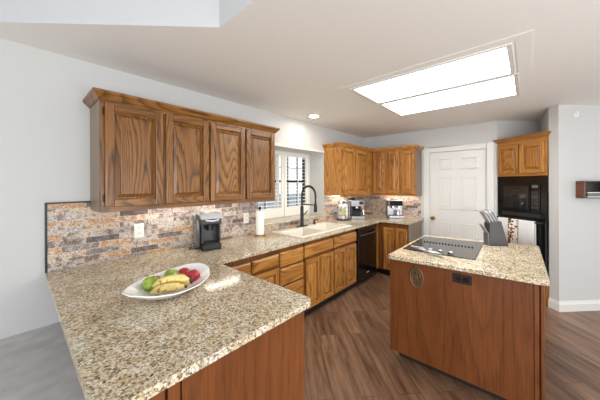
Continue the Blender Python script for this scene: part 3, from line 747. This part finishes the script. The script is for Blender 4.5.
# ------------------------------------------------------------------ things on the counters
# single-serve coffee maker
t = thing('coffee_maker', 'black and silver single-serve coffee maker on the counter left of sink', 'coffee maker', (1.235, -.185, K+.0005), math.radians(-14))
obj('body', (lambda b: (box(b, -.085, .085, .0, .12, 0, .27), box(b, -.085, -.07, -.12, 0, .06, .27), box(b, .07, .085, -.12, 0, .06, .27))[0])(nb()), CHAR, t, bev=.008)
obj('drip_base', bx(-.085, .085, -.145, -.001, 0, .055), BLKM, t, bev=.008)
obj('drip_grate', bx(-.06, .06, -.135, -.02, .0552, .058), CHAR, t)
obj('head', prism(nb(), [(-.135, .235), (.0, .20), (.12, .271), (.12, .30), (.06, .322), (-.06, .322), (-.125, .29)], -.09, .09, 'x'), CHAR, t, bev=.01)
obj('lid', prism(nb(), [(-.13, .28), (-.06, .315), (.06, .315), (.115, .29), (.115, .305), (.055, .345), (-.05, .348), (-.12, .325), (-.15, .288)], -.098, .098, 'x'), SILV, t, bev=.014)
obj('lid_handle', tube(nb(), [(-.06, -.13, .29), (-.05, -.155, .275), (0, -.165, .268), (.05, -.155, .275), (.06, -.13, .29)], .009, 8), SILV, t, smooth=True)
obj('water_tank', bx(-.118, -.0865, -.06, .11, .02, .275), mat('smoky_tank', (92, 92, 96), .1), t, bev=.006)
obj('brew_spout', cyl(nb(), (0, -.06, 0), .03, .17, .24, 16), BLKM, t)
b = nb(); tube(b, [(1.16, -.10, K+.004), (1.12, -.075, K+.004), (1.09, -.10, K+.004), (1.075, -.14, K+.004), (1.10, -.165, K+.004), (1.14, -.155, K+.004), (1.165, -.13, K+.004)], .0035, 6)
solo('power_cord', b, BLKM, 'looped black power cord beside the coffee maker', 'cord', (1.12, -.12, K), smooth=True)
# paper towel
t = thing('paper_towel_holder', 'upright paper towel roll on a brass-edged stand left of the sink', 'paper towel', (1.90, -.145, K+.0005))
obj('stand', lathe(nb(), [(0, 0), (.075, 0), (.075, .008), (.06, .016), (0, .018)], 24), GOLD, t, smooth=True)
obj('roll', lathe(nb(), [(.02, .019), (.046, .019), (.046, .29), (.02, .29), (.02, .019)], 24), PAPER, t, smooth=True)
obj('rod', cyl(nb(), (0, 0, 0), .007, .018, .31, 10), BRONZE, t); obj('finial', lathe(nb(), [(0, .31), (.016, .31), (.02, .322), (.012, .335), (0, .34)], 14), BRONZE, t, smooth=True)

# pod carousel with pods
PC = (3.66, -.165)
t = thing('pod_carousel', 'chrome coffee pod carousel in front of the corner mosaic', 'pod rack', (PC[0], PC[1], K+.0005))
obj('base', lathe(nb(), [(0, 0), (.115, 0), (.115, .012), (.1, .016), (0, .016)], 28), BLKM, t, smooth=True)
obj('spindle', cyl(nb(), (0, 0, 0), .008, .016, .30, 10), CHROME, t)
obj('cap', lathe(nb(), [(0, .285), (.07, .285), (.075, .295), (.04, .315), (.012, .325), (0, .327)], 24), CHROME, t, smooth=True)
for i in range(8):
    a = 2*PI*i/8+.2; obj('wire', tube(nb(), [(.108*math.cos(a), .108*math.sin(a), .014), (.11*math.cos(a), .11*math.sin(a), .25), (.05*math.cos(a), .05*math.sin(a), .29)], .003, 6), CHROME, t)
lids = [mat('foil_white', (236, 236, 232), .35), mat('foil_yellow', (206, 204, 96), .35), mat('foil_silver', (190, 192, 196), .3, .6)]
pod0 = {}
for i in range(8):
    a = 2*PI*(i+.5)/8+.2
    for j in range(4):
        c_ = 1 if (i == 4 and j in (1, 2)) else (2 if (i+j) % 5 == 0 else 0)
        if c_ not in pod0:
            b = nb(); lathe(b, [(0, -.03), (.018, -.03), (.024, 0), (.029, 0), (.029, .003), (0, .004)], 14, (0, 0, 0), 'y'); bmesh.ops.scale(b, verts=b.verts, vec=(1, -1, 1))
            o = obj('coffee_pod', b, lids[c_], None, smooth=True); pod0[c_] = o
        else: o = pod0[c_].copy(); COL.objects.link(o)
        o.location = (PC[0]+.075*math.cos(a), PC[1]+.075*math.sin(a), K+.047+j*.062); o.rotation_euler = (0, 0, a+PI/2)
        tag(o, ['white-lidded coffee pod in the chrome carousel', 'yellow-lidded coffee pod in the chrome carousel', 'silver-lidded coffee pod in the chrome carousel'][c_], 'coffee pod', ['white coffee pods in the carousel', 'yellow coffee pods in the carousel', 'silver coffee pods in the carousel'][c_])
# steel espresso machine in the corner
t = thing('espresso_machine', 'steel and black espresso machine in the corner, right of pod carousel', 'espresso machine', (3.955, -.225, K+.0005), math.radians(-38))
obj('body', bx(-.115, .115, .02, .15, 0, .315), STEEL, t, bev=.01); obj('side_column', bx(-.115, -.09, -.08, .02, .05, .22), CHAR, t)
obj('drip_tray', bx(-.115, .115, -.15, .018, 0, .05), STEEL, t, bev=.006); obj('grate', bx(-.10, .10, -.14, .01, .0502, .054), BLKM, t)
obj('brew_head', bx(-.115, .115, -.13, .018, .215, .315), STEEL, t, bev=.01); obj('gauge_panel', bx(.02, .10, -.134, -.1302, .245, .30), BLACK, t, bev=.001)
obj('back_plate', bx(-.09, .11, .012, .0195, .055, .21), BLKM, t)
obj('group_head', cyl(nb(), (0, -.06, 0), .035, .175, .2148, 18), CHROME, t); obj('portafilter', tube(nb(), [(0, -.06, .165), (0, -.12, .16), (.02, -.22, .15)], [.03, .014, .016], 10), BLKM, t, smooth=True)
obj('steam_wand', tube(nb(), [(.09, -.11, .215), (.095, -.125, .15), (.10, -.13, .07)], .005, 8), CHROME, t, smooth=True)
obj('bean_hopper', lathe(nb(), [(0, .316), (.055, .316), (.065, .35), (.06, .36), (0, .36)], 20, (-.04, .08, 0)), CHAR, t, smooth=True)
# second machine on the back-wall counter
t = thing('espresso_machine', 'silver espresso machine with a sloped black display, on the back-wall counter', 'espresso machine', (4.52, -.70, K+.0005), math.radians(-55))
obj('body', bx(-.13, .13, .0, .13, 0, .30), STEEL, t, bev=.012)
obj('drip_tray', bx(-.13, .13, -.15, -.001, 0, .04), STEEL, t, bev=.006); obj('grate', bx(-.11, .11, -.14, -.01, .0402, .044), CHAR, t)
obj('brew_head', prism(nb(), [(-.14, .22), (-.002, .20), (-.002, .30), (-.10, .30)], -.13, .13, 'x'), STEEL, t, bev=.006)
obj('display_panel', prism(nb(), [(-.1425, .222), (-.1395, .222), (-.1005, .298), (-.1045, .299)], -.12, .10, 'x'), BLACK, t)
for x in (-.05, .05): obj('group_head', cyl(nb(), (x, -.07, 0), .028, .165, .208, 16), CHROME, t)
obj('milk_jug', lathe(nb(), [(0, .0445), (.036, .0445), (.038, .10), (.028, .135), (.03, .14), (0, .139)], 18, (.03, -.08, 0)), CHROME, t, smooth=True)
obj('cup_rail', tube(nb(), [(-.12, .01, .31), (-.12, .12, .31), (.12, .12, .31), (.12, .01, .31)], .005, 8), CHROME, t, smooth=True)

# platter with fruit
PX, PY_, PA = .585, -.972, math.radians(27)
t = thing('fruit_platter', 'white boat-shaped porcelain platter on the peninsula', 'platter', (PX, PY_, K+.0005), PA)
b = nb(); rr = []; N = 48; HL, HW = .255, .185
def outline(a, s):
    c, sn = math.cos(a), math.sin(a); x = HL*s*math.copysign(abs(c)**1.0, c); y = HW*s*sn*(1-.05*c*c)
    return x, y
for s, z0, zt in ((.0, .006, 0), (.42, .006, 0), (.55, .012, .002), (.8, .035, .012), (.97, .052, .024), (1.0, .055, .025)):
    ring = []
    for i in range(N):
        a = 2*PI*i/N; x, y = outline(a, s); sc = 1+(.012*math.cos(12*a) if s > .9 else 0)
        ring.append(b.verts.new((x*sc, y*sc, z0+zt*abs(math.cos(a))**3)))
    rr.append(ring)
for p_, q_ in zip(rr[1:], rr[2:]):
    for i in range(N): b.faces.new((p_[i], p_[(i+1) % N], q_[(i+1) % N], q_[i]))
b.faces.new(rr[1])
for v in rr[0]: b.verts.remove(v)
o = obj('dish', b, PORC, t, smooth=True, ang=80); s_ = o.modifiers.new('solid', 'SOLIDIFY'); s_.thickness = .005; s_.offset = -1 
obj('foot', (lambda b: prism(b, [(outline(2*PI*i/24, .38)) for i in range(24)], 0, .004))(nb()), PORC, t)

def apple(lab, x, y, z, r, m, tilt, grp, sticker=False, stem=True):
    t = thing('apple', lab, 'apple', (x, y, z), 0, grp); t.rotation_euler = tilt
    prof = []
    for i in range(17):
        a = -PI/2+PI*i/16; rad = r*math.cos(a)*(1.02-.06*math.sin(-a)); zz = r*.9*math.sin(a)
        dip = .22*r*math.exp(-(rad/(.38*r))**2); zz -= math.copysign(dip*(1 if zz > 0 else .5), zz)
        prof.append((rad if 0 < i < 16 else 0, zz+r*.86))
    obj('skin', lathe(nb(), prof, 24), m, t, smooth=True, ang=80)
    if stem: obj('stem', tube(nb(), [(0, 0, r*1.5), (.002, 0, r*1.75), (.006, 0, r*1.95)], .0018, 6), STEM, t)
    if sticker:
        d_ = Vector((-.78, -.55, .30)).normalized(); c_ = Vector((0, 0, r*.86))+Vector((d_.x*r, d_.y*r, d_.z*r*.9))*1.0
        b = nb(); e1 = d_.cross(Vector((0, 0, 1))).normalized(); e2 = e1.cross(d_)
        vs = [b.verts.new(c_+d_*.0012+(e1*math.cos(k*PI/6)*.011+e2*math.sin(k*PI/6)*.013)) for k in range(12)]; vb_ = [b.verts.new(v.co-d_*.004) for v in vs]
        b.faces.new(vs); b.faces.new(vb_[::-1])
        for k in range(12): b.faces.new((vs[k], vs[(k+1) % 12], vb_[(k+1) % 12], vb_[k]))
        obj('sticker', b, STICK, t)
    return t
zf = K+.0115
apple('big green apple at the left end of the platter, beside the bananas', .500, -.905, zf, .046, GAPPLE, (.15, .1, .3), 'apples on the platter')
apple('green apple with a pale sticker at the back of the platter', .625, -.848, zf+.002, .043, GAPPLE, (.3, .2, 1.), 'apples on the platter', True, False)
apple('dark red apple standing behind the other red ones on the platter', .706, -.862, zf+.006, .036, RAPPLE, (.2, -.2, .4), 'apples on the platter', stem=False)
apple('red apple furthest right on the platter', .716, -.950, zf+.008, .037, RAPPLE, (.1, -.3, 2.), 'apples on the platter')
apple('red apple tucked behind the banana tips, between the other red ones', .655, -.930, zf, .034, RAPPLE, (.3, .1, 1.4), 'apples on the platter', stem=False)
apple('red apple mostly hidden between the two green apples', .552, -.832, zf+.004, .028, RAPPLE, (.2, .2, 2.4), 'apples on the platter', stem=False)
def banana(lab, p0, p1, bow, lift, r):
    p0, p1 = Vector(p0), Vector(p1); n = 16; pts = []; rad = []
    ax = (p1-p0); side = Vector((ax.y, -ax.x, 0)).normalized()
    for i in range(n+1):
        s = i/n; k = 4*s*(1-s); pts.append(p0+ax*s+side*(-bow*k)+Vector((0, 0, lift*k)))
        rad.append(r*min(1, .28+2.6*min(s, 1-s)**.8) if s > .06 else r*.3)
    o = solo('banana', tube(nb(), pts, rad, 8), BANANA, lab, 'banana', tuple(p0), 'bananas on the platter', smooth=True, ang=60)
    obj('stem_tip', tube(nb(), [Vector(pts[-1])-p0, Vector(pts[-1])-p0+ax.normalized()*.014], [r*.33, r*.25], 6), STEM, o, smooth=True)
banana('banana lying nearest the front rim of the platter', (.470, -1.003, zf+.026), (.612, -1.082, zf+.036), .010, .010, .0225)
banana('banana lying behind and above the front one on the platter', (.492, -.966, zf+.042), (.650, -1.058, zf+.056), .014, .020, .0225)
banana('banana at the back of the bunch, its tip near the red apples', (.545, -.975, zf+.024), (.665, -1.030, zf+.028), .004, .006, .019)
